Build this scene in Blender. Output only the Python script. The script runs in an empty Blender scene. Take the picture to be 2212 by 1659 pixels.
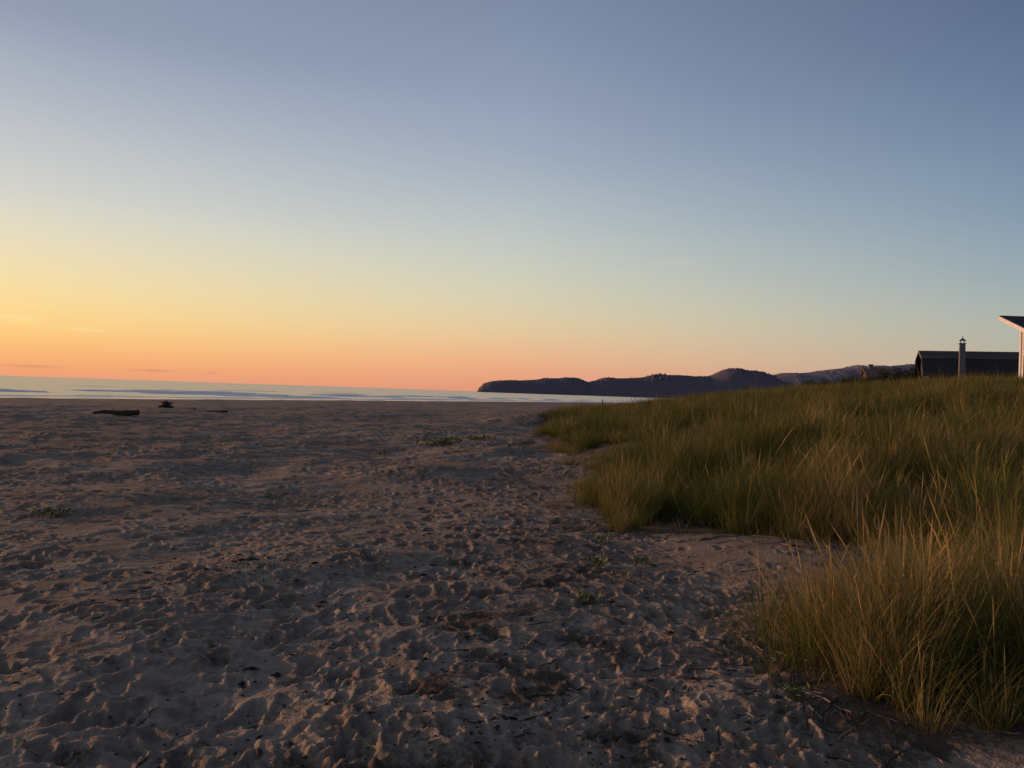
import bpy, math, random
import numpy as np
from mathutils import Vector, Matrix
random.seed(7); rng=np.random.default_rng(11)
scene=bpy.context.scene
scene.view_settings.view_transform='Standard'
scene.view_settings.look='None'
scene.view_settings.exposure=0
COL=scene.collection

# ------------------------------------------------------------ noise
def _h(ix,iy,seed):
    n=(ix.astype(np.int64)*374761393+iy.astype(np.int64)*668265263+seed*1442695041)&0xffffffff
    n=((n^(n>>13))*1274126177)&0xffffffff
    n=n^(n>>16)
    return (n&0xffff)/65535.0
def pn(x,y,seed=0):
    x=np.asarray(x,float);y=np.asarray(y,float)
    xi=np.floor(x);yi=np.floor(y);xf=x-xi;yf=y-yi
    u=xf*xf*xf*(xf*(xf*6-15)+10);v=yf*yf*yf*(yf*(yf*6-15)+10)
    def g(a,b,dx,dy):
        t=_h(xi+a,yi+b,seed)*2*math.pi
        return np.cos(t)*dx+np.sin(t)*dy
    n00=g(0,0,xf,yf);n10=g(1,0,xf-1,yf);n01=g(0,1,xf,yf-1);n11=g(1,1,xf-1,yf-1)
    return ((n00*(1-u)+n10*u)*(1-v)+(n01*(1-u)+n11*u)*v)*1.5
def fbm(x,y,seed=0,o=4):
    s=0;a=1.0;f=1.0
    for i in range(o):
        s=s+a*pn(x*f,y*f,seed+i*17);a*=.5;f*=2.03
    return s
def sstep(a,b,x):
    t=np.clip((x-a)/(b-a),0,1);return t*t*(3-2*t)

# ------------------------------------------------------------ terrain macro shape (metres)
EDGE_Y=[-50,4,10,25,35,57,130,250,700,50000]
EDGE_X=[2.6,2.0,1.5,1.1,1.2,2.4,14,67,265,21900]
def macro(X,Y):
    v=-0.914*X+0.407*Y
    z=-2.4*np.clip(v-4,0,None)/146.0
    z=np.where(v>150,-2.4-(v-150)*0.03,z); z=np.maximum(z,-9)
    u=X-np.interp(Y,EDGE_Y,EDGE_X)
    d=np.interp(u,[0,.6,2,5,12,20,28,45,400],[0,.05,.2,.52,1.4,2.3,2.95,3.15,3.2])
    return z+d,u,v

# grass footprint polygon
GP=[(2.05,4.05),(1.7,4.6),(1.7,5.3),(2.2,5.9),(3.3,6.5),(3.8,8.2),(2.7,9.1),(1.4,9.8),(1.15,13),(1.8,17),(2.0,21),(0.95,24.5),(1.1,35),(2.2,57),(13,130),(66,250),(264,700),(1500,700),(1500,-30),(7,-30),(4.5,1.5),(3.1,3.8)]
def inside(X,Y):
    X=np.asarray(X,float);Y=np.asarray(Y,float)
    c=np.zeros(X.shape,bool);n=len(GP);j=n-1
    for i in range(n):
        xi,yi=GP[i];xj,yj=GP[j]
        if yi!=yj:
            cond=((yi>Y)!=(yj>Y))&(X<(xj-xi)*(Y-yi)/(yj-yi)+xi)
            c^=cond
        j=i
    return c
def edged(X,Y):
    X=np.asarray(X,float);Y=np.asarray(Y,float)
    d=np.full(X.shape,1e9)
    for i in range(len(GP)):
        ax,ay=GP[i];bx,by=GP[(i+1)%len(GP)]
        L=(bx-ax)**2+(by-ay)**2
        t=np.clip(((X-ax)*(bx-ax)+(Y-ay)*(by-ay))/L,0,1)
        d=np.minimum(d,np.hypot(X-ax-t*(bx-ax),Y-ay-t*(by-ay)))
    return np.where(inside(X,Y),d,-d)

# ------------------------------------------------------------ ground grid
th=np.concatenate([np.radians(np.linspace(-180,-44,50,endpoint=False)),
                   np.radians(np.linspace(-44,44,1080)),
                   np.radians(np.linspace(44,180,51)[1:-1])])
ra=np.concatenate([np.linspace(0.3,2.2,14,endpoint=False),
                   np.exp(np.linspace(math.log(2.2),math.log(90),900)),
                   np.exp(np.linspace(math.log(90),math.log(45000),200))[1:]])
R,T=np.meshgrid(ra,th,indexing='ij')
GX=R*np.sin(T);GY=R*np.cos(T)
Z,U,V=macro(GX,GY)
near=1-sstep(60,140,R)
gd=edged(GX,GY)
sandm=1-sstep(0.0,1.2,gd)
fade=1-sstep(120,150,V)
Z+=0.20*fbm(GX/9,GY/9,3,3)*fade*sstep(2,9,R)*(1-sstep(300,900,R))
Z+=0.040*fbm(GX/1.7,GY/1.7,5,3)*fade*near
Z+=0.16*fbm(GX/1.9,GY/1.9,6,2)*sstep(.4,2.2,gd)*near
# trodden sand: fine scalloped crests, flatter ground between
warpx=GX+0.15*pn(GX/.6,GY/.6,91);warpy=GY+0.15*pn(GX/.6,GY/.6,92)
rough=0.12+1.2*sstep(-.25,.5,pn(GX/1.9,GY/2.4,31))
far_l=1+1.6*sstep(6,22,R)
Z+=0.0080*fbm(warpx/.26,warpy/.17,21,3)*(.3+.7*rough)*near*far_l
cr_=1-np.abs(pn(warpx/.36,warpy/.17,24))*2.6
Z+=0.0095*np.clip(cr_,0,1)**2*rough*near*sandm*far_l
cr2=1-np.abs(pn(warpx/.15,warpy/.09,25))*2.4
Z+=0.0045*np.clip(cr2,0,1)**2*rough*near*sandm
Z+=0.0025*pn(GX/.05,GY/.04,23)*(.3+rough)*near*sandm
# low drifts and hollows farther out
Z+=0.045*fbm(GX/1.0,GY/.8,27,2)*sstep(9,25,R)*near*sandm*fade
# wind ripples in patches
rp=sstep(.05,.35,pn(GX/1.3,GY/1.3,41))
Z+=0.0024*np.sin((GY*1.0+GX*.25+0.05*pn(GX/.3,GY/.3,42))*2*math.pi/.06)*rp*near*(R<12)
# footprints
def stamp(px,py,ang,sc,dep):
    r=math.hypot(px,py);t=math.atan2(px,py);ext=.34*sc
    i0,i1=np.searchsorted(ra,[r-ext,r+ext]);j0,j1=np.searchsorted(th,[t-ext/r,t+ext/r])
    if i1-i0<2 or j1-j0<2:return
    sx=GX[i0:i1,j0:j1]-px;sy=GY[i0:i1,j0:j1]-py
    c,s=math.cos(ang),math.sin(ang)
    wob=1+.18*np.sin(3*np.arctan2(sy,sx)+px*31)+.10*np.sin(5*np.arctan2(sy,sx)+py*17)
    lx=(c*sx+s*sy)/(.055*sc)*wob;ly=(-s*sx+c*sy)/(.13*sc)*wob
    lx=lx/(1+.18*np.clip(ly,-1,1))
    d=np.sqrt(lx*lx+ly*ly)
    prof=-dep*(1-sstep(.7,1.15,d))+dep*.30*np.exp(-((d-1.35)/.25)**2)*(1+.6*ly/1.4)
    Z[i0:i1,j0:j1]+=prof
for k in range(5600):
    y=2.6*math.exp(random.random()*math.log(15));x=random.uniform(-.72,.55)*y
    if edged(np.array([x]),np.array([y]))[0]>-.1:continue
    if random.random()<.45 and pn(np.array([x/1.9]),np.array([y/2.4]),31)[0]<0: continue
    stamp(x,y,random.gauss(0.25,1.0),random.uniform(.35,1.05)*(1.25 if y>12 else 1),random.uniform(.005,.020)*(1.5 if y>12 else 1))
for tr in range(14):
    x=random.uniform(-3,1.0);y=random.uniform(2.4,5);hd=random.gauss(-.12,.28)
    for s in range(60):
        hd+=random.gauss(0,.03);x+=math.sin(hd)*.68;y+=math.cos(hd)*.68
        sd=.09*(1 if s%2 else -1)
        if y<46 and x<np.interp(y,EDGE_Y,EDGE_X)-.5: stamp(x+sd,y,-hd+random.gauss(0,.1),1.1,random.uniform(.016,.028))
for (mx,my,mr,mh) in [(-27,43,5,.42),(-14,36,3,.15),(1.6,50,3.0,.6),(-1.6,17,1.6,.12),(-2.2,6.8,.7,.08),(-.3,3.75,.45,.05),(-6,12,1.6,.10),(-.3,24,2.2,.18),(3.4,66,5,.5)]:
    Z+=mh*np.exp(-((GX-mx)**2+(GY-my)**2*1.6)/(mr*mr))

def ground_z(x,y):
    r=math.hypot(x,y);t=math.atan2(x,y)
    i=min(max(int(np.searchsorted(ra,r)),1),len(ra)-1);j=min(max(int(np.searchsorted(th,t)),1),len(th)-1)
    fi=(r-ra[i-1])/(ra[i]-ra[i-1]);fj=(t-th[j-1])/(th[j]-th[j-1])
    fi=min(max(fi,0),1);fj=min(max(fj,0),1)
    return float((Z[i-1,j-1]*(1-fi)+Z[i,j-1]*fi)*(1-fj)+(Z[i-1,j]*(1-fi)+Z[i,j]*fi)*fj)

def mesh_np(name,verts,quads,mat=None,smooth=True,col=COL,k=4):
    me=bpy.data.meshes.new(name)
    verts=np.asarray(verts,np.float32);quads=np.asarray(quads,np.int32)
    me.vertices.add(len(verts));me.vertices.foreach_set('co',verts.ravel())
    nf=len(quads)
    me.loops.add(nf*k);me.loops.foreach_set('vertex_index',quads.ravel())
    me.polygons.add(nf);me.polygons.foreach_set('loop_start',np.arange(0,nf*k,k,dtype=np.int32))
    me.update(calc_edges=True)
    if smooth: me.polygons.foreach_set('use_smooth',np.ones(nf,bool))
    if mat: me.materials.append(mat)
    ob=bpy.data.objects.new(name,me)
    if col: col.objects.link(ob)
    return ob
def gridquads(nr,nc,wrap=False):
    i=np.arange(nr-1)[:,None];j=np.arange(nc if wrap else nc-1)[None,:]
    a=i*nc+j;b=i*nc+(j+1)%nc
    return np.stack([a,a+nc+0*j,b+nc,b],-1).reshape(-1,4)[:,::-1]
def fattr(ob,name,vals,dom='POINT'):
    at=ob.data.attributes.new(name,'FLOAT',dom);at.data.foreach_set('value',np.asarray(vals,np.float32).ravel())

# ------------------------------------------------------------ material helpers
class NT:
    def __init__(s,tree): s.t=tree;s.n=tree.nodes;s.l=tree.links
    def new(s,ty,**kw):
        n=s.n.new(ty)
        for k,v in kw.items(): setattr(n,k,v)
        return n
    def put(s,sock,v):
        if hasattr(v,'is_output'): s.l.new(v,sock)
        elif v is not None: sock.default_value=v
    def math(s,op,a,b=None,c=None,clamp=False):
        n=s.new('ShaderNodeMath',operation=op);n.use_clamp=clamp
        s.put(n.inputs[0],a);s.put(n.inputs[1],b)
        if c is not None:s.put(n.inputs[2],c)
        return n.outputs[0]
    def mix(s,f,a,b,blend='MIX'):
        n=s.new('ShaderNodeMix',data_type='RGBA',blend_type=blend)
        s.put(n.inputs[0],f);s.put(n.inputs[6],a if hasattr(a,'is_output') else (*a,1));s.put(n.inputs[7],b if hasattr(b,'is_output') else (*b,1))
        return n.outputs[2]
    def noise(s,sc,det=4,rough=.55,vec=None,dist=0):
        n=s.new('ShaderNodeTexNoise');n.inputs['Scale'].default_value=sc;n.inputs['Detail'].default_value=det;n.inputs['Roughness'].default_value=rough;n.inputs['Distortion'].default_value=dist
        if vec is not None:s.l.new(vec,n.inputs['Vector'])
        return n.outputs['Fac']
    def mr(s,v,a,b,c=0,d=1,smooth=False):
        n=s.new('ShaderNodeMapRange');n.clamp=True
        if smooth:n.interpolation_type='SMOOTHSTEP'
        for i,x in enumerate([v,a,b,c,d]): s.put(n.inputs[i],x)
        return n.outputs[0]
    def bump(s,h,st,dist,normal=None):
        n=s.new('ShaderNodeBump');n.inputs['Strength'].default_value=st;n.inputs['Distance'].default_value=dist
        s.l.new(h,n.inputs['Height'])
        if normal is not None:s.l.new(normal,n.inputs['Normal'])
        return n.outputs[0]
    def attr(s,name): 
        n=s.new('ShaderNodeAttribute');n.attribute_name=name;return n
def newmat(name):
    m=bpy.data.materials.new(name);m.use_nodes=True
    t=NT(m.node_tree);p=t.n['Principled BSDF'];return m,t,p
def simple(name,c1,c2=None,sc=4,rough=.8,bump=.3,bd=.02,met=0,stretch=None):
    m,t,p=newmat(name)
    tc=t.new('ShaderNodeTexCoord').outputs['Object']
    if stretch:
        mp=t.new('ShaderNodeMapping');mp.inputs['Scale'].default_value=stretch;t.l.new(tc,mp.inputs[0]);tc=mp.outputs[0]
    n=t.noise(sc,5,.6,tc)
    c2=c2 or tuple(x*.6 for x in c1)
    t.l.new(t.mix(t.mr(n,.35,.65),c1,c2),p.inputs['Base Color'])
    p.inputs['Roughness'].default_value=rough;p.inputs['Metallic'].default_value=met
    p.inputs['Specular IOR Level'].default_value=.25
    t.l.new(t.bump(n,bump,bd),p.inputs['Normal'])
    return m

# ------------------------------------------------------------ sand
m_sand,t,p=newmat('sand')
geo=t.new('ShaderNodeNewGeometry').outputs['Position']
n1=t.noise(1.1,5,.65,geo);n3=t.noise(140,2,.7,geo);n4=t.noise(.10,5,.65,geo);n5=t.noise(34,3,.65,geo);n2=t.noise(5,5,.7,geo)
c=t.mix(t.mr(n1,.40,.60),(.335,.265,.207),(.22,.168,.130))
c=t.mix(t.mr(n2,.48,.66,0,.8),c,(.105,.078,.060))
c=t.mix(t.mr(n4,.44,.58,0,.6),c,(.175,.12,.088))
c=t.mix(t.mr(n3,.25,.75,0,.25),c,(.12,.095,.075))
lit=t.attr('litter').outputs['Fac']
sp=t.mr(t.math('ADD',t.math('MULTIPLY',lit,.62),t.math('ADD',t.math('MULTIPLY',n5,.62),t.math('MULTIPLY',t.math('SUBTRACT',n2,.5),.5))),.60,.80)
c=t.mix(t.math('MULTIPLY',sp,.8),c,(.06,.042,.030))
wet=t.attr('wet').outputs['Fac']
c=t.mix(t.math('MULTIPLY',wet,.5),c,(.13,.11,.10))
t.l.new(c,p.inputs['Base Color'])
t.l.new(t.mr(wet,0,1,.95,.15),p.inputs['Roughness'])
t.l.new(t.mr(wet,0,1,.1,.8),p.inputs['Specular IOR Level'])
h=t.math('ADD',n5,t.math('MULTIPLY',n2,1.3))
bs2=t.bump(h,.6,.03)
dry=t.new('ShaderNodeMix',data_type='VECTOR')
t.l.new(t.mr(wet,0,.6),dry.inputs[0]);t.l.new(bs2,dry.inputs[4]);t.l.new(t.new('ShaderNodeNewGeometry').outputs['Normal'],dry.inputs[5])
t.l.new(dry.outputs[1],p.inputs['Normal'])

verts=np.stack([GX,GY,Z],-1).reshape(-1,3)
q=gridquads(len(ra),len(th),True)
sand=mesh_np('sand_beach',verts,q,m_sand)
litter=sstep(-.9,.5,gd+.35*fbm(GX/.8,GY/.8,61,3))
track=np.exp(-((GX-(-.1+.03*GY))/1.2)**2)*(1-sstep(7,24,R))*.7*(0.55+fbm(GX/.5,GY/.5,62,3))
litter=np.clip(np.maximum(litter,track)+.4*sstep(.15,.6,pn(GX/1.2,GY/.8,63)),0,1)
litter*=1-sstep(110,140,V)
fattr(sand,'litter',litter)
fattr(sand,'wet',sstep(118,142,V+4*pn(GX/30,GY/30,8)))

# ------------------------------------------------------------ sea
st=np.radians(np.linspace(-85,42,760));sr=np.concatenate([np.exp(np.linspace(math.log(120),math.log(560),520)),np.exp(np.linspace(math.log(560),math.log(48000),160))[1:]])
SR,ST=np.meshgrid(sr,st,indexing='ij');SX=SR*np.sin(ST);SY=SR*np.cos(ST)
sv=-.914*SX+.407*SY;ss=.407*SX+.914*SY
SZ=np.full(SX.shape,-2.4);foam=np.zeros(SX.shape)
lodf=1-sstep(450,900,SR)
for k,(v0,amp,w) in enumerate([(158,.16,3),(169,.28,4),(183,.45,5),(203,.6,6),(228,.45,7),(262,.25,8),(310,.18,9),(370,.12,10)]):
    vk=v0+7*pn(ss/55,ss*0+k,50+k)+2*pn(ss/12,ss*0+k,70+k)
    am=sstep(-.35,.35,pn(ss/38+k*9.1,ss*0+k*3.3,80+k))
    d=sv-vk
    g=np.where(d<0,np.exp(-(d/(w*.35))**2),np.exp(-(d/w)**2))
    SZ+=amp*g*(.1+.9*am)*lodf
    br=sstep(.2,.7,am)*(1 if k<5 else .5*sstep(.8,.98,am))
    foam=np.maximum(foam,br*np.where(d<0,np.exp(-(d/(w*1.5))**2),np.exp(-(d/(w*.25))**2)))
SZ+=.03*fbm(SX/7,SY/7,77,3)*lodf
edge=152+3*pn(ss/25,ss*0,99)
foam=np.maximum(foam,.9*np.exp(-((sv-edge)/1.8)**2))
foam=np.maximum(foam,.6*np.exp(-((sv-edge-9)/7)**2))
m_sea,t,p=newmat('sea_water')
geo=t.new('ShaderNodeNewGeometry').outputs['Position']
f=t.attr('foam').outputs['Fac']
nn=t.noise(.9,4,.65,geo)
ff=t.mr(t.math('ADD',f,t.math('MULTIPLY',t.math('SUBTRACT',nn,.5),.9)),.36,.60)
t.l.new(t.mix(ff,(.20,.195,.185),(.90,.87,.85)),p.inputs['Base Color'])
t.l.new(t.mr(ff,0,1,.22,.9),p.inputs['Roughness']);p.inputs['IOR'].default_value=1.333
mp=t.new('ShaderNodeMapping');mp.inputs['Rotation'].default_value=(0,0,math.radians(-24));mp.inputs['Scale'].default_value=(1,.35,1);t.l.new(geo,mp.inputs[0])
w1=t.noise(.35,4,.6,mp.outputs[0]);w2=t.noise(.03,4,.6,mp.outputs[0])
b1=t.bump(w1,.14,.5);b2=t.bump(w2,.16,3.0,b1);t.l.new(b2,p.inputs['Normal'])
sea=mesh_np('sea',np.stack([SX,SY,SZ],-1).reshape(-1,3),gridquads(len(sr),len(st)),m_sea)
fattr(sea,'foam',foam)

# ------------------------------------------------------------ hills
def hillmat(name,c1,c2,sc):
    m,t,p=newmat(name)
    geo=t.new('ShaderNodeNewGeometry').outputs['Position']
    n=t.noise(sc,6,.7,geo)
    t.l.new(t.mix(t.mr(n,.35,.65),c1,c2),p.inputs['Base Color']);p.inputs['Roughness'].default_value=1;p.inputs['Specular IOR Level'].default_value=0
    return m
def hill(name,xs,hs,D,depth,tree,mat,nx,seed,lean=0):
    X=np.linspace(xs[0],xs[-1],nx);H=np.interp(X,xs,hs)
    tt=np.linspace(-1,1,44)
    XX,TT=np.meshgrid(X,tt,indexing='ij');HH=H[:,None]
    prof=np.clip(1-np.abs(TT)**2.2,0,1)**.75
    Zh=HH*prof+ (HH*.05)*fbm(XX/220,TT*depth/220,seed,4)*prof*(1-prof*.6)
    tr=np.abs(pn(XX/26,TT*depth/26,seed+5))*1.3+np.abs(pn(XX/11,TT*depth/11,seed+6))*.8
    amp=np.clip(.35+pn(XX/160,TT*0,seed+7)*1.8,.1,1.3)
    Zh+=tree*tr*amp*sstep(0.5,.95,prof)
    Zh-=2.5+ (1-prof)*6
    YY=D+TT*depth+lean*(XX-xs[0])
    return mesh_np(name,np.stack([XX,YY,Zh],-1).reshape(-1,3),gridquads(nx,44)[:,::-1],mat)
k=2.806
px=[1033,1037,1045,1060,1080,1100,1140,1170,1220,1250,1270,1300,1340,1400,1460,1500,1525,1560,1590,1630,1660,1690,1720,1800,1900]
hp=[0,8,16,22,24.5,25,28,30,36,33,27,34,38,43,49,48,46,63,67,63,54,43,36,20,6]
h1=hill('headland_hills',[(a-1106)*k for a in px],[b*k+3 for b in hp],5000,260,12,hillmat('headland_haze_tint',(.150,.128,.150),(.135,.115,.137),.01),2200,5)  # forest colour with aerial haze mixed into the base tint; no volume
k=4.209
px=[1560,1600,1650,1690,1740,1800,1850,1930,1990,2050,2150,2300,2500,2800]
hp=[5,38,52,60,63,73,80,85,89,91,88,70,60,50]
h2=hill('forested_hills',[(a-1106)*k for a in px],[b*k+3 for b in hp],7500,700,10,hillmat('forest_haze_tint',(.20,.178,.205),(.185,.165,.192),.006),1600,9)  # farther ridge: paler base colour stands in for thicker air haze

# ------------------------------------------------------------ grass
m_grass=bpy.data.materials.new('dune_grass');m_grass.use_nodes=True
t=NT(m_grass.node_tree);t.n.clear()
out=t.new('ShaderNodeOutputMaterial')
ca=t.attr('blade_tint').outputs['Fac'];ha=t.attr('along').outputs['Fac']
oi=t.new('ShaderNodeObjectInfo').outputs['Random']
pos=t.new('ShaderNodeNewGeometry').outputs['Position']
pv=t.noise(.6,3,.65,pos)
mixf=t.math('ADD',t.math('MULTIPLY',ca,.85),t.math('ADD',t.math('MULTIPLY',oi,.35),t.math('MULTIPLY',t.math('SUBTRACT',pv,.57),2.6)))
cr=t.new('ShaderNodeValToRGB');t.l.new(mixf,cr.inputs[0])
e=cr.color_ramp.elements;e[0].position=0;e[0].color=(.042,.072,.019,1);e[1].position=1;e[1].color=(.42,.30,.135,1)
x=e.new(.42);x.color=(.092,.115,.031,1);x=e.new(.72);x.color=(.205,.175,.058,1)
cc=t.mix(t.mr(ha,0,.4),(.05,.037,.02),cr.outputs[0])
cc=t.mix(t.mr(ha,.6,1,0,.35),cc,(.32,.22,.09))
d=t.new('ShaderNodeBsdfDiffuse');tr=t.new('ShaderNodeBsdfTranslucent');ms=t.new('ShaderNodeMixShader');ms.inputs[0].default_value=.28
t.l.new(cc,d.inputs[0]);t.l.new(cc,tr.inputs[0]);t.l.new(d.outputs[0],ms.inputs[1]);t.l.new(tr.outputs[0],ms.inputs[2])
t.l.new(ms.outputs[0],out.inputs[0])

def clump(name,col,n,rad,H,width,seg,spread,r,lean=(.14,.02),dryf=.2,stalk=.04,bendm=.4):
    bx=r.normal(0,rad*.5,n);by=r.normal(0,rad*.5,n)
    hh=H*np.clip(r.normal(.75,.24,n),.2,1.3)
    az=np.arctan2(by,bx)+r.normal(0,.9,n)
    tilt=np.abs(r.normal(0,spread,n))+.3*spread*np.hypot(bx,by)/max(rad,.01)
    bend=np.abs(r.normal(bendm,.38,n))
    sc=r.random(n)<stalk
    bend=np.where(sc,bend*.25,bend);hh=np.where(sc,hh*1.15,hh)
    wdt=width*r.uniform(.6,1.3,n)
    fa=r.uniform(0,math.pi*2,n)
    tint=np.clip(np.where(r.random(n)<dryf,r.uniform(.6,1.1,n),r.normal(.28,.18,n)),0,1.1)
    tint=np.where(sc,.9,tint)
    ts=np.linspace(0,1,seg+1)
    P=np.zeros((n,seg+1,3));cx=bx.copy();cy=by.copy();cz=np.zeros(n)-.03
    P[:,0]=np.stack([cx,cy,cz],-1)
    for i in range(1,seg+1):
        tm=(ts[i]+ts[i-1])/2
        ang=np.clip(tilt+bend*1.6*tm**1.6,0,2.2)
        dl=hh*(ts[i]-ts[i-1])
        dx=np.sin(ang)*np.cos(az)+lean[0]*tm*1.6;dy=np.sin(ang)*np.sin(az)+lean[1]*tm*1.6;dz=np.cos(ang)
        cx=cx+dx*dl;cy=cy+dy*dl;cz=cz+dz*dl
        P[:,i]=np.stack([cx,cy,cz],-1)
    W=np.stack([np.cos(fa),np.sin(fa),0*fa],-1)
    prof=np.array([.7]+[1.0]*seg)
    prof=prof*(1-ts**2.2*.92)
    wv=wdt[:,None]*prof[None,:]
    sh=(ts>.78)&(ts<.99)
    wv=np.where(sc[:,None]&sh[None,:],width*2.0,wv)
    A=P+W[:,None,:]*wv[:,:,None]*.5;B=P-W[:,None,:]*wv[:,:,None]*.5
    vs=np.stack([A,B],2).reshape(-1,3)
    base=np.arange(n)[:,None]*(seg+1)*2+np.arange(seg)[None,:]*2
    q=np.stack([base,base+1,base+3,base+2],-1).reshape(-1,4)
    ob=mesh_np(name,vs,q,m_grass,True,None)
    col.objects.link(ob)
    fattr(ob,'blade_tint',np.repeat(tint,(seg+1)*2))
    fattr(ob,'along',np.tile(np.repeat(ts,2),n))
    return ob

def scatter(name,col,pts,rot,scl,idx):
    me=bpy.data.meshes.new(name);me.vertices.add(len(pts));me.vertices.foreach_set('co',np.asarray(pts,np.float32).ravel())
    ob=bpy.data.objects.new(name,me);COL.objects.link(ob)
    a=me.attributes.new('rot','FLOAT_VECTOR','POINT');a.data.foreach_set('vector',np.asarray(rot,np.float32).ravel())
    a=me.attributes.new('scl','FLOAT_VECTOR','POINT');a.data.foreach_set('vector',np.asarray(scl,np.float32).ravel())
    a=me.attributes.new('idx','INT','POINT');a.data.foreach_set('value',np.asarray(idx,np.int32).ravel())
    g=bpy.data.node_groups.new(name+'_gn','GeometryNodeTree')
    g.interface.new_socket('Geometry',in_out='INPUT',socket_type='NodeSocketGeometry')
    g.interface.new_socket('Geometry',in_out='OUTPUT',socket_type='NodeSocketGeometry')
    gi=g.nodes.new('NodeGroupInput');go=g.nodes.new('NodeGroupOutput')
    ci=g.nodes.new('GeometryNodeCollectionInfo');ci.inputs['Collection'].default_value=col
    ci.inputs['Separate Children'].default_value=True;ci.inputs['Reset Children'].default_value=True
    ip=g.nodes.new('GeometryNodeInstanceOnPoints');ip.inputs['Pick Instance'].default_value=True
    def na(n,ty):
        x=g.nodes.new('GeometryNodeInputNamedAttribute');x.data_type=ty;x.inputs['Name'].default_value=n;return x.outputs['Attribute']
    L=g.links
    L.new(gi.outputs[0],ip.inputs['Points']);L.new(ci.outputs[0],ip.inputs['Instance'])
    L.new(na('rot','FLOAT_VECTOR'),ip.inputs['Rotation']);L.new(na('scl','FLOAT_VECTOR'),ip.inputs['Scale']);L.new(na('idx','INT'),ip.inputs['Instance Index'])
    L.new(ip.outputs[0],go.inputs[0])
    md=ob.modifiers.new('instances','NODES');md.node_group=g
    return ob

r=np.random.default_rng(5)
cN=bpy.data.collections.new('grass_tufts_near');cM=bpy.data.collections.new('grass_tufts_mid');cF=bpy.data.collections.new('grass_tufts_far');cS=bpy.data.collections.new('grass_tufts_sparse')
for i in range(7): clump(f'tuft_near_{i}',cN,105,.15,.95,.0058,6,.32,r,dryf=.16+.05*i)
for i in range(5): clump(f'tuft_mid_{i}',cM,120,.42,.85,.012,4,.38,r,dryf=.10+.06*i)
for i in range(4): clump(f'tuft_far_{i}',cF,200,1.5,.85,.035,3,.34,r,dryf=.22)
for i in range(4): clump(f'tuft_sparse_{i}',cS,26,.12,.42,.005,5,.7,r,dryf=.55,stalk=0)

def sample(area_x,area_y,n,cond):
    X=r.uniform(*area_x,n);Y=r.uniform(*area_y,n)
    m=cond(X,Y);return X[m],Y[m]
def mk(name,col,nv,X,Y,smul,edge_w,amp=.46,floor=.5):
    d=edged(X,Y)
    hn=1+amp*fbm(X/1.6,Y/2.2,121,2)+.16*pn(X/.7,Y/.7,122)
    s=smul*np.clip(hn,.4,1.6)*r.uniform(.65,1.15,len(X))*(floor+(1-floor)*sstep(-.1,edge_w,d))
    Zs=np.array([ground_z(a,b) for a,b in zip(X,Y)])
    rot=np.stack([r.normal(0,.12,len(X)),r.normal(0,.12,len(X)),r.uniform(-1.1,1.1,len(X))],-1)
    sc=np.stack([s,s,s*r.uniform(.8,1.15,len(X))],-1)
    return scatter(name,col,np.stack([X,Y,Zs-.02],-1),rot,sc,r.integers(0,nv,len(X)))
def jit(X,Y,w=.25): return edged(X,Y)+w*fbm(X/.9,Y/.9,131,2)
def gaps(X,Y,th_): return fbm(X/1.4,Y/1.7,141,3)>th_
X,Y=sample((.3,16),(2,17),6800,lambda x,y:(jit(x,y,.5)>0.03)&(np.hypot(x,y)<17)&(x/np.maximum(y,.1)<.95)&(r.random(len(x))<.95-.35*sstep(6,16,np.hypot(x,y)))&gaps(x,y,-.15))
hx=[];hy=[]
for (cx,cy,rr,n) in [(2.12,4.45,.15,13),(2.45,4.75,.3,20),(2.35,5.15,.28,12),(2.9,5.0,.4,24),(2.7,4.35,.2,12),(3.0,4.5,.3,16),(3.3,5.4,.5,18),(1.95,4.75,.14,7),(1.95,5.2,.15,6)]:
    hx+=list(r.normal(cx,rr*.6,n));hy+=list(r.normal(cy,rr*.6,n))
X=np.concatenate([X,hx]);Y=np.concatenate([Y,hy])
mk('dune_grass',cN,7,X,Y,.88,.8,floor=.6,amp=.38);print('near',len(X))
X,Y=sample((0,75),(12,75),22000,lambda x,y:(jit(x,y,.8)>.08)&(np.hypot(x,y)>14)&(np.hypot(x,y)<78)&(x/y<.85)&(r.random(len(x))<1.0-.5*sstep(25,75,np.hypot(x,y)))&gaps(x/1.5,y/1.5,-.25))
mk('dune_grass_field',cM,5,X,Y,.86,1.3);print('mid',len(X))
X,Y=sample((0,220),(60,330),12000,lambda x,y:(edged(x,y)>1)&(np.hypot(x,y)>70)&(x/y<.85))
mk('distant_dune_grass',cF,4,X,Y,.82,3,amp=.3);print('far',len(X))
X,Y=sample((.2,5),(3.2,26),3800,lambda x,y:(edged(x,y)<.25)&(edged(x,y)>-.7)&(r.random(len(x))<.5*np.exp(np.minimum(edged(x,y),0)*4)+.035))
ex=r.normal(1.6,.13,26);ey=r.uniform(4.5,5.9,26)
X=np.concatenate([X,ex]);Y=np.concatenate([Y,ey])
mk('grass_shoots',cS,4,X,Y,1.0,.3);print('sparse',len(X))

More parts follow.
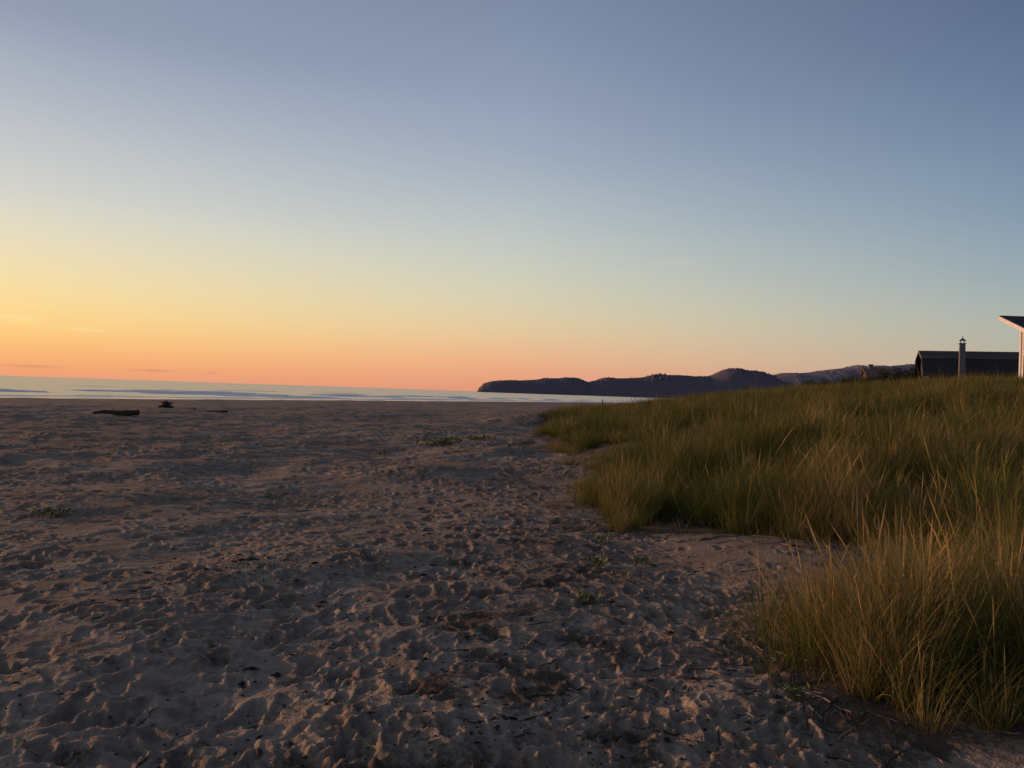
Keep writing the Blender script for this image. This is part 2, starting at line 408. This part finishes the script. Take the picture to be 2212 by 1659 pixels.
# ------------------------------------------------------------ generic mesh builder
class MB:
    def __init__(s): s.v=[];s.f=[];s.m=[]
    def add(s,vs,fs,mi=0):
        o=len(s.v);s.v+=[tuple(v) for v in vs];s.f+=[tuple(i+o for i in f) for f in fs];s.m+=[mi]*len(fs)
    def box(s,x0,x1,y0,y1,z0,z1,mi=0):
        s.add([(x0,y0,z0),(x1,y0,z0),(x1,y1,z0),(x0,y1,z0),(x0,y0,z1),(x1,y0,z1),(x1,y1,z1),(x0,y1,z1)],
              [(0,3,2,1),(4,5,6,7),(0,1,5,4),(1,2,6,5),(2,3,7,6),(3,0,4,7)],mi)
    def tube(s,pts,rads,n=7,mi=0,jag=0,cap=True):
        pts=[Vector(p) for p in pts];o=len(s.v);N=len(pts)
        for i,pp in enumerate(pts):
            d=(pts[min(i+1,N-1)]-pts[max(i-1,0)]).normalized()
            a=Vector((0,0,1)).cross(d); a=a.normalized() if a.length>.05 else Vector((1,0,0))
            b=d.cross(a)
            for k in range(n):
                an=2*math.pi*k/n;rr=rads[i]*(1+random.uniform(-jag,jag))
                s.v.append(tuple(pp+a*math.cos(an)*rr+b*math.sin(an)*rr))
        for i in range(N-1):
            for k in range(n):
                s.f.append((o+i*n+k,o+i*n+(k+1)%n,o+(i+1)*n+(k+1)%n,o+(i+1)*n+k));s.m.append(mi)
        if cap:
            s.f.append(tuple(o+k for k in range(n))[::-1]);s.m.append(mi)
            s.f.append(tuple(o+(N-1)*n+k for k in range(n)));s.m.append(mi)
    def prism(s,prof,x0,x1,mi=0):
        n=len(prof)
        vs=[(x0,y,z) for y,z in prof]+[(x1,y,z) for y,z in prof]
        fs=[tuple(range(n))[::-1],tuple(range(n,2*n))]+[(i,(i+1)%n,n+(i+1)%n,n+i) for i in range(n)]
        s.add(vs,fs,mi)
    def obj(s,name,mats,parent=None,smooth=False,loc=None,rotz=0):
        me=bpy.data.meshes.new(name);me.from_pydata(s.v,[],s.f)
        for m in mats:me.materials.append(m)
        me.polygons.foreach_set('material_index',s.m)
        if smooth:me.polygons.foreach_set('use_smooth',[True]*len(s.f))
        me.update()
        o=bpy.data.objects.new(name,me);COL.objects.link(o)
        if loc:o.location=loc
        o.rotation_euler[2]=rotz
        if parent:o.parent=parent
        return o
def empty(name,loc,rotz=0):
    e=bpy.data.objects.new(name,None);COL.objects.link(e);e.location=loc;e.rotation_euler[2]=rotz;e.empty_display_size=.1;return e

m_shingle=simple('dark_shingle',(.05,.047,.045),(.025,.024,.024),6,.9,.5,.03,stretch=(1,1,4))
m_roofdk=simple('dark_roofing',(.045,.045,.048),(.025,.025,.028),8,.85,.4,.02)
m_brick=simple('chimney_render',(.2,.19,.19),(.11,.105,.105),5,.9,.3)
m_white=simple('painted_white_wood',(.72,.69,.66),(.6,.57,.55),3,.6,.1)
m_siding=simple('grey_siding',(.5,.47,.48),(.42,.40,.42),3,.7,.2,stretch=(1,1,8))
m_redroof=simple('weathered_cedar',(.22,.12,.09),(.13,.075,.06),4,.9,.3)
m_glass,t,p=newmat('window_glass');p.inputs['Base Color'].default_value=(.03,.035,.04,1);p.inputs['Roughness'].default_value=.06
m_drift=simple('driftwood_dark',(.075,.05,.04),(.035,.025,.02),9,.95,.6,.03,stretch=(1,4,4))
m_twig=simple('dry_twig',(.34,.26,.19),(.16,.115,.085),30,.9,.2,.003)
m_debris=simple('seaweed_debris',(.035,.026,.022),(.018,.014,.012),40,.9,.3,.003)

# barn-like house (gambrel roof)
B=empty('gambrel_roof_house',(37.7,75,3.0),math.radians(-19))
L=12;W=6
w=MB();w.prism([(0.05,-1.5),(W-.05,-1.5),(W-.05,1.6),(W-1.15,3.05),(W/2,3.68),(1.15,3.05),(0.05,1.6)],.12,L-.12,0);w.obj('walls',[m_shingle],B)
rf=MB()
prof=[(-.18,1.45),(1.08,3.15),(W/2,3.82),(W-1.08,3.15),(W+.18,1.45)]
inn=[(y*.985+.045,z-.12) for y,z in prof]
rf.prism(prof+inn[::-1],-.35,L+.3,0);rf.obj('roof',[m_roofdk],B)
tr_=MB()
for (a,b) in zip(prof[:-1],prof[1:]):
    (ya,za),(yb,zb)=a,b
    tr_.add([(-.39,ya,za-.2),(-.39,yb,zb-.2),(-.39,yb,zb-.0),(-.39,ya,za-.0),(-.352,ya,za-.2),(-.352,yb,zb-.2),(-.352,yb,zb),(-.352,ya,za)],[(0,1,2,3),(4,7,6,5),(3,2,6,7),(0,4,5,1)])
tr_.obj('rake_boards',[m_brick],B)
bl=MB();bl.box(-.4,L+.3,1.0,1.12,3.14,3.2);bl.box(-.3,L,.9,1.0,3.02,3.1);bl.obj('roof_break_flashing',[m_brick],B)
ch=MB();ch.box(2.5,2.95,-.62,-.2,-1.5,4.25);ch.box(2.45,3.0,-.67,-.15,4.25,4.33);ch.box(2.57,2.61,-.55,-.51,4.33,4.55);ch.box(2.84,2.88,-.55,-.51,4.33,4.55);ch.box(2.57,2.61,-.31,-.27,4.33,4.55);ch.box(2.84,2.88,-.31,-.27,4.33,4.55)
ch.add([(2.45,-.67,4.55),(3.0,-.67,4.55),(3.0,-.15,4.55),(2.45,-.15,4.55),(2.725,-.41,4.83)],[(0,3,2,1),(0,1,4),(1,2,4),(2,3,4),(3,0,4)])
ch.tube([(2.725,-.41,4.8),(2.725,-.41,5.05)],[.03,.015],6)
ch.obj('chimney',[m_brick],B)
wd=MB();wd.box(.06,.115,2.3,3.6,1.2,2.3);wd.obj('gable_window',[m_glass],B)
fr=MB();fr.box(.04,.118,2.18,2.3,1.1,2.4);fr.box(.04,.118,3.6,3.72,1.1,2.4);fr.box(.04,.118,2.3,3.6,2.3,2.4);fr.box(.04,.118,2.3,3.6,1.1,1.2);fr.obj('window_frame',[m_brick],B)

# white beach house: high shed roof rising away from viewer
H=empty('white_beach_house',(30.75,46.3,3.0))
w=MB();w.prism([(0,-1.2),(3.7,-1.2),(3.7,3.95),(0,2.55)],0,9,0);w.obj('walls',[m_siding],H)
rf=MB();rf.prism([(-.7,2.33),(4.0,4.1),(4.0,4.28),(-.7,2.51)],-1.15,9.6,0);rf.obj('roof',[m_roofdk],H)
fa=MB();fa.prism([(-.7,2.22),(4.0,3.99),(4.0,4.24),(-.7,2.47)],-1.2,-1.153,0)
fa.prism([(-.75,2.2),(-.703,2.2),(-.703,2.47),(-.75,2.47)],-1.2,9.6,0);fa.obj('fascia',[m_white],H)
so=MB();so.prism([(-.68,2.29),(3.98,4.05),(3.98,4.09),(-.68,2.32)],-1.14,-.003,0);so.obj('soffit',[m_white],H)
wi=MB();tm=MB()
for (y0,y1,z0,z1) in [(.35,1.75,.3,1.9),(1.95,3.3,.3,1.9),(1.95,3.3,2.15,3.1),(.5,1.75,2.1,2.5)]:
    wi.box(-.02,-.004,y0,y1,z0,z1)
    for b_ in [(y0-.1,y0,z0-.1,z1+.1),(y1,y1+.1,z0-.1,z1+.1),(y0,y1,z1,z1+.1),(y0,y1,z0-.1,z0)]: tm.box(-.05,-.003,*b_)
for x0 in (1,3.2,5.6):
    wi.box(x0,x0+1.5,-.02,-.004,.5,1.9)
    for b_ in [(x0-.1,x0,.4,2.0),(x0+1.5,x0+1.6,.4,2.0),(x0,x0+1.5,1.9,2.0),(x0,x0+1.5,.4,.5)]: tm.box(b_[0],b_[1],-.05,-.003,b_[2],b_[3])
tm.box(-.055,-.006,3.58,3.72,-1.2,3.9);tm.box(-.055,-.006,-.02,.12,-1.2,2.5)
wi.obj('windows',[m_glass],H);tm.obj('window_trim',[m_white],H)

# small cottage on the dune
C=empty('small_cottage',(46.6,108,4.1),math.radians(-12))
w=MB();w.prism([(0,-2),(4,-2),(4,1.1),(2,2.1),(0,1.1)],0,4.2,0);w.obj('walls',[m_redroof],C)
rf=MB();rf.prism([(-.3,.95),(2,2.14),(4.3,.95),(4.3,1.1),(2,2.3),(-.3,1.1)],-.3,4.5,0);rf.obj('roof',[m_redroof],C)
ch=MB();ch.box(.4,.9,1.6,2.1,1.5,2.7);ch.box(.34,.96,1.54,2.16,2.7,2.8);ch.obj('chimney',[m_brick],C)
wi=MB();wi.box(.8,1.6,-.03,-.004,.0,.8);wi.box(2.6,3.4,-.03,-.004,.0,.8);wi.obj('windows',[m_glass],C)

# wooden post at far edge of dune
P=MB();P.tube([(0,0,-.3),(.02,0,1.0),(.0,0,1.4)],[.06,.055,.045],7,0,.1)
P.obj('wooden_post',[m_drift],loc=(8.6,78,ground_z(8.6,78)))

# shrubs
m_leaf=simple('shrub_leaves',(.045,.055,.025),(.02,.025,.012),3,.8,.1)
def shrub(loc,rx,ry,rz,n,name='shrub',leaf=.09):
    s=MB();x,y,z=loc
    for k in range(7):
        a=random.uniform(0,6.28);q=random.uniform(.3,.8)
        s.tube([(0,0,-.2),(math.cos(a)*rx*q*.5,math.sin(a)*ry*q*.5,rz*.4),(math.cos(a)*rx*q,math.sin(a)*ry*q,rz*.7)],[.05,.03,.01],5,1)
    lob=[(random.uniform(-.7,.7)*rx,random.uniform(-.7,.7)*ry,random.uniform(.1,.6)*rz,random.uniform(.3,.5)) for _ in range(14)]
    for k in range(n):
        lx,ly,lz,lr=random.choice(lob)
        d=Vector((random.gauss(0,1),random.gauss(0,1),random.gauss(0,1))).normalized()*random.uniform(.5,1.08)
        c=Vector((lx+d.x*lr*rx,ly+d.y*lr*ry,max(0,lz+d.z*lr*rz)))
        a=Vector((random.gauss(0,1),random.gauss(0,1),random.gauss(0,1))).normalized();b=a.orthogonal().normalized()
        q=leaf*random.uniform(.6,1.4)
        s.add([c-a*q,c+b*q*.5,c+a*q,c-b*q*.5],[(0,1,2,3)],0)
    s.obj(name,[m_leaf,m_drift],loc=(x,y,z))
for (x,y,rx,rz) in [(38.5,98,2.6,2.1),(41.5,99,2.4,2.6),(35.5,96,2.0,1.6),(44.4,103,1.6,2.2),(38.6,81,1.9,2.7),(36.6,80,1.6,2.5),(43.2,70,2.2,1.8),(40.2,70,1.2,1.5)]:
    shrub((x,y,ground_z(x,y)-.1),rx,rx*.7,rz,3600)

# driftwood
def log(name,x,y,L,rad,az,up=0):
    s=MB();n=9;pts=[];rads=[]
    for i in range(n):
        q=i/(n-1);pts.append(((q-.5)*L,math.sin(q*5)*L*.03,rad*.6+up*q+math.sin(q*7)*rad*.15));rads.append(rad*(1-.6*(1-q)**1.5)*random.uniform(.85,1.1))
    s.tube(pts,rads,10,0,.12)
    for k in range(4):
        q=random.uniform(.15,.9);bx=(q-.5)*L
        s.tube([(bx,0,rad*.6),(bx+random.uniform(-.2,.2)*L*.3,random.uniform(-.3,.3),rad*1.3),(bx+random.uniform(-.3,.3)*L*.3,random.uniform(-.5,.5),rad*1.6)],[rad*.3,rad*.18,rad*.05],6,0,.1)
    return s.obj(name,[m_drift],smooth=False,loc=(x,y,ground_z(x,y)),rotz=az)
log('driftwood_log',-22,46,2.5,.17,.05,.06)
log('driftwood_log',-24.2,68,1.7,.09,.1,.05)
log('driftwood_log',-27.5,71,.9,.07,-.3,.0)
s=MB()
s.tube([(0,0,-.2),(.05,0,.3),(.0,0,.5),(.1,0,.62)],[.42,.34,.25,.14],11,0,.18)
for k in range(11):
    a=k*.57+random.uniform(-.2,.2);q=random.uniform(.4,.75)
    s.tube([(math.cos(a)*.2,math.sin(a)*.2,.3),(math.cos(a)*.5*q,math.sin(a)*.5*q,.25+random.uniform(-.1,.3)),(math.cos(a)*.9*q,math.sin(a)*.9*q,random.uniform(-.05,.6))],[.12,.07,.02],6,0,.15)
s.tube([(-.7,.1,.1),(.1,0,.2),(.75,-.1,.1)],[.1,.17,.07],7,0,.15)
s.obj('driftwood_stump',[m_drift],loc=(-31.8,76,ground_z(-31.8,76)))

# twigs over sand
s=MB()
def twig(x,y,L,rad,mi):
    a=random.uniform(0,math.pi);z=ground_z(x,y)+rad*.4;pts=[];n=5
    for i in range(n):
        q=(i/(n-1)-.5)*L;xx=x+math.cos(a)*q+random.gauss(0,.006);yy=y+math.sin(a)*q+random.gauss(0,.006)
        pts.append((xx,yy,max(ground_z(xx,yy)+rad*.5,z-.01)))
    s.tube(pts,[rad*.7,rad,rad*.9,rad*.7,rad*.3],5,mi)
for k in range(520):
    y=3.2*math.exp(random.random()*1.5);x=random.uniform(.0,.38)*y if random.random()<.7 else random.uniform(-.6,.3)*y
    twig(x,y,random.uniform(.05,.26),random.uniform(.002,.0055),0 if random.random()<.6 else 1)
for k in range(300):
    i=random.choice([0,1,2,3,4,5,6,7]);ax,ay=GP[i];bx,by=GP[i+1];q=random.random()
    twig(ax+(bx-ax)*q+random.gauss(-.15,.3),ay+(by-ay)*q+random.gauss(-.1,.3),random.uniform(.08,.35),random.uniform(.002,.006),random.randint(0,1))
s.obj('driftwood_twigs',[m_twig,m_drift])
s=MB()
for k in range(3000):
    if random.random()<.6:
        y=3*math.exp(random.random()*2.0);x=random.gauss(0,.9)+.03*y
    elif random.random()<.3:
        x=random.gauss(-2.1,.45);y=random.gauss(6.9,.3)
    else:
        y=3*math.exp(random.random()*2.4);x=random.uniform(-.65,.3)*y
    q=random.uniform(.003,.010)*(1+1.5*(random.random()<.06));z=ground_z(x,y)+q*.2
    a=random.uniform(0,6.28);c,sn=math.cos(a),math.sin(a);e=random.uniform(1,3)
    loc=[(e,0,0),(0,1,0),(-e,0,.1),(0,-1,0),(.3,0,.8)]
    s.add([(x+(u_*c-v_*sn)*q,y+(u_*sn+v_*c)*q,z+w_*q) for u_,v_,w_ in loc],[(0,1,4),(1,2,4),(2,3,4),(3,0,4)],0)
s.obj('seaweed_debris',[m_debris])

# small green beach plants
m_pl=simple('beach_plant_leaf',(.12,.15,.04),(.15,.13,.045),9,.7,.1)
def plant(x,y,rad,n):
    s=MB();big=1+1.0*min(1,max(0,(rad-.2)/.5))
    for k in range(n):
        ox=random.gauss(0,rad*.45);oy=random.gauss(0,rad*.45);a=random.uniform(0,6.28)
        L=random.uniform(.04,.09)*(.8+.5*rad)*big;el=random.uniform(.2,1.3)
        b=Vector((ox,oy,ground_z(x+ox,y+oy)-ground_z(x,y)+random.uniform(0,.04*big)))
        d=Vector((math.cos(a)*math.cos(el),math.sin(a)*math.cos(el),math.sin(el)));pr=Vector((-math.sin(a),math.cos(a),0))
        s.add([b,b+d*L*.5+pr*L*.2,b+d*L-Vector((0,0,L*.12)),b+d*L*.5-pr*L*.2],[(0,1,2,3)],0)
    s.obj('beach_plant',[m_pl],loc=(x,y,ground_z(x,y)))
for (x,y,rad,n) in [(.84,7.6,.1,60),(.62,6.15,.1,65),(1.0,9.0,.12,45),(-5.4,9.8,.22,90),(-3.9,13.6,.12,40),(-3.6,23,.35,90),(-2.2,27.0,.8,200),(-1.0,28.5,.6,150),(-1.3,22.5,.3,90),(.2,25.5,.5,90),(-3,14.2,.15,25),(-3.2,24,.25,40),(1.0,6.9,.08,20),(1.3,7.9,.15,50),(1.55,4.4,.1,20)]:
    plant(x,y,rad,n)
X=np.array([-4.9,-4.7,-5.1,-2.3,-1.9,-1.0,-.5,.3,1.9,1.3,-1.5,-.9]);Y=np.array([12.2,12.4,12.3,27.3,27.8,28,29,25,40,8.7,27.8,28.8])
mk('beach_grass_wisps',cS,4,X,Y,1.5,.3)

# ------------------------------------------------------------ sun + sky
SUN_AZ=-66;SUN_EL=5.3
sd=bpy.data.lights.new('sun','SUN');sd.energy=3.4;sd.angle=math.radians(.6);sd.color=(1,.52,.27)
so=bpy.data.objects.new('sun',sd);COL.objects.link(so)
dv=Vector((math.sin(math.radians(SUN_AZ))*math.cos(math.radians(SUN_EL)),math.cos(math.radians(SUN_AZ))*math.cos(math.radians(SUN_EL)),math.sin(math.radians(SUN_EL))))
so.rotation_euler=dv.to_track_quat('Z','Y').to_euler()

w=bpy.data.worlds.new('World');scene.world=w;w.use_nodes=True
t=NT(w.node_tree);bg=t.n['Background']
tc=t.new('ShaderNodeTexCoord').outputs['Generated']
sx=t.new('ShaderNodeSeparateXYZ');t.l.new(tc,sx.inputs[0]);x_,y_,z_=sx.outputs
az=t.math('ARCTAN2',x_,y_);az=t.math('MULTIPLY',az,180/math.pi)
dd=t.math('ABSOLUTE',t.math('SUBTRACT',az,float(SUN_AZ)))
dev=t.math('MINIMUM',dd,t.math('SUBTRACT',360.0,dd))
el=t.math('MULTIPLY',t.math('ARCSINE',z_),180/math.pi)
def lin(c):
    return tuple(((x/255)/12.92 if x/255<.04045 else ((x/255+.055)/1.055)**2.4) for x in c)
def ramp(stops,ratio,hor):
    cr=t.new('ShaderNodeValToRGB');cr.color_ramp.interpolation='B_SPLINE'
    f=t.math('DIVIDE',el,60.0);t.l.new(f,cr.inputs[0])
    L=[]
    for y,c in stops:
        p=(hor-y)/1782;e_=math.degrees(math.atan(p/math.sqrt(1+ratio*ratio)))
        L.append((max(0,e_)/60,lin(c)))
    L.append((max(l[0] for l in L)+.12,lin(tuple(v*.94 for v in stops[-1][1]))))
    L.append((.95,lin(tuple(v*.8 for v in stops[-1][1]))))
    L.sort()
    E=cr.color_ramp.elements
    while len(E)>1:E.remove(E[-1])
    E[0].position=L[0][0];E[0].color=(*L[0][1],1)
    for p_,c in L[1:]:
        q=E.new(p_);q.color=(*c,1)
    return cr.outputs[0]
r1=ramp([(811,(236,158,120)),(785,(247,170,114)),(745,(253,190,118)),(700,(255,210,132)),(640,(253,221,154)),(560,(241,222,178)),(480,(228,220,195)),(400,(212,212,205)),(250,(188,193,200)),(100,(163,171,188)),(0,(145,155,177))],-.62,811)
r2=ramp([(847,(222,150,122)),(810,(234,163,128)),(770,(236,181,138)),(720,(229,199,156)),(660,(218,207,174)),(580,(204,206,190)),(480,(186,195,197)),(350,(162,173,190)),(200,(144,157,182)),(0,(124,137,163))],0,847)
r3=ramp([(884,(190,157,138)),(800,(188,174,152)),(700,(174,181,170)),(600,(155,171,178)),(450,(132,153,174)),(250,(109,131,160)),(0,(89,106,137))],.62,884)
r4=ramp([(884,(116,114,130)),(780,(138,127,140)),(650,(132,133,149)),(400,(98,112,137)),(0,(70,83,112))],0,884)
c=t.mix(t.mr(dev,33,66,0,1),r1,r2)
c=t.mix(t.mr(dev,66,98,0,1),c,r3)
c=t.mix(t.mr(dev,98,170,0,1),c,r4)
def gauss(a0,e0,wa,we):
    a=t.math('POWER',t.math('DIVIDE',t.math('SUBTRACT',az,a0),wa),2.0)
    b=t.math('POWER',t.math('DIVIDE',t.math('SUBTRACT',el,e0),we),2.0)
    return t.math('EXPONENT',t.math('MULTIPLY',t.math('ADD',a,b),-1.0))
mp=t.new('ShaderNodeMapping');mp.inputs['Scale'].default_value=(8,8,90);t.l.new(tc,mp.inputs[0])
cn=t.mr(t.noise(2.2,4,.6,mp.outputs[0]),.35,.65)
for (a0,e0,wa,we,cl,s_) in [(-31.3,3.4,1.3,.22,(255,236,170),.75),(-27.3,3.0,1.6,.10,(255,230,165),.6),(-23.6,.62,1.2,.07,(190,120,110),.8),(-30.4,.60,1.6,.07,(190,120,105),.7),(-20.1,.60,.35,.05,(190,115,110),.7),(10.9,9.2,.9,.16,(215,212,195),.4),(8.2,10.4,2.2,.25,(205,206,195),.2)]:
    g=t.math('MULTIPLY',gauss(a0,e0,wa,we),t.math('MULTIPLY',cn,s_))
    c=t.mix(g,c,lin(cl))
sky=t.new('ShaderNodeTexSky');sky.sky_type='NISHITA';sky.sun_disc=False;sky.sun_elevation=math.radians(SUN_EL);sky.sun_rotation=math.radians(SUN_AZ)
c=t.mix(1.0,c,t.mix(1.0,sky.outputs[0],(.001,.001,.001),'MULTIPLY'),'ADD')
t.l.new(c,bg.inputs[0]);bg.inputs[1].default_value=1.0

# ------------------------------------------------------------ camera
cd=bpy.data.cameras.new('camera');cam=bpy.data.objects.new('camera',cd);COL.objects.link(cam)
cd.sensor_width=36;cd.lens=29.0;cd.clip_start=.05;cd.clip_end=120000
M=Matrix.Rotation(math.radians(90.58),4,'X')@Matrix.Rotation(math.radians(1.9),4,'Z')
cam.matrix_world=Matrix.Translation((0,0,1.6))@M
scene.camera=cam
print('cam ground',ground_z(0,2.5),len(verts))
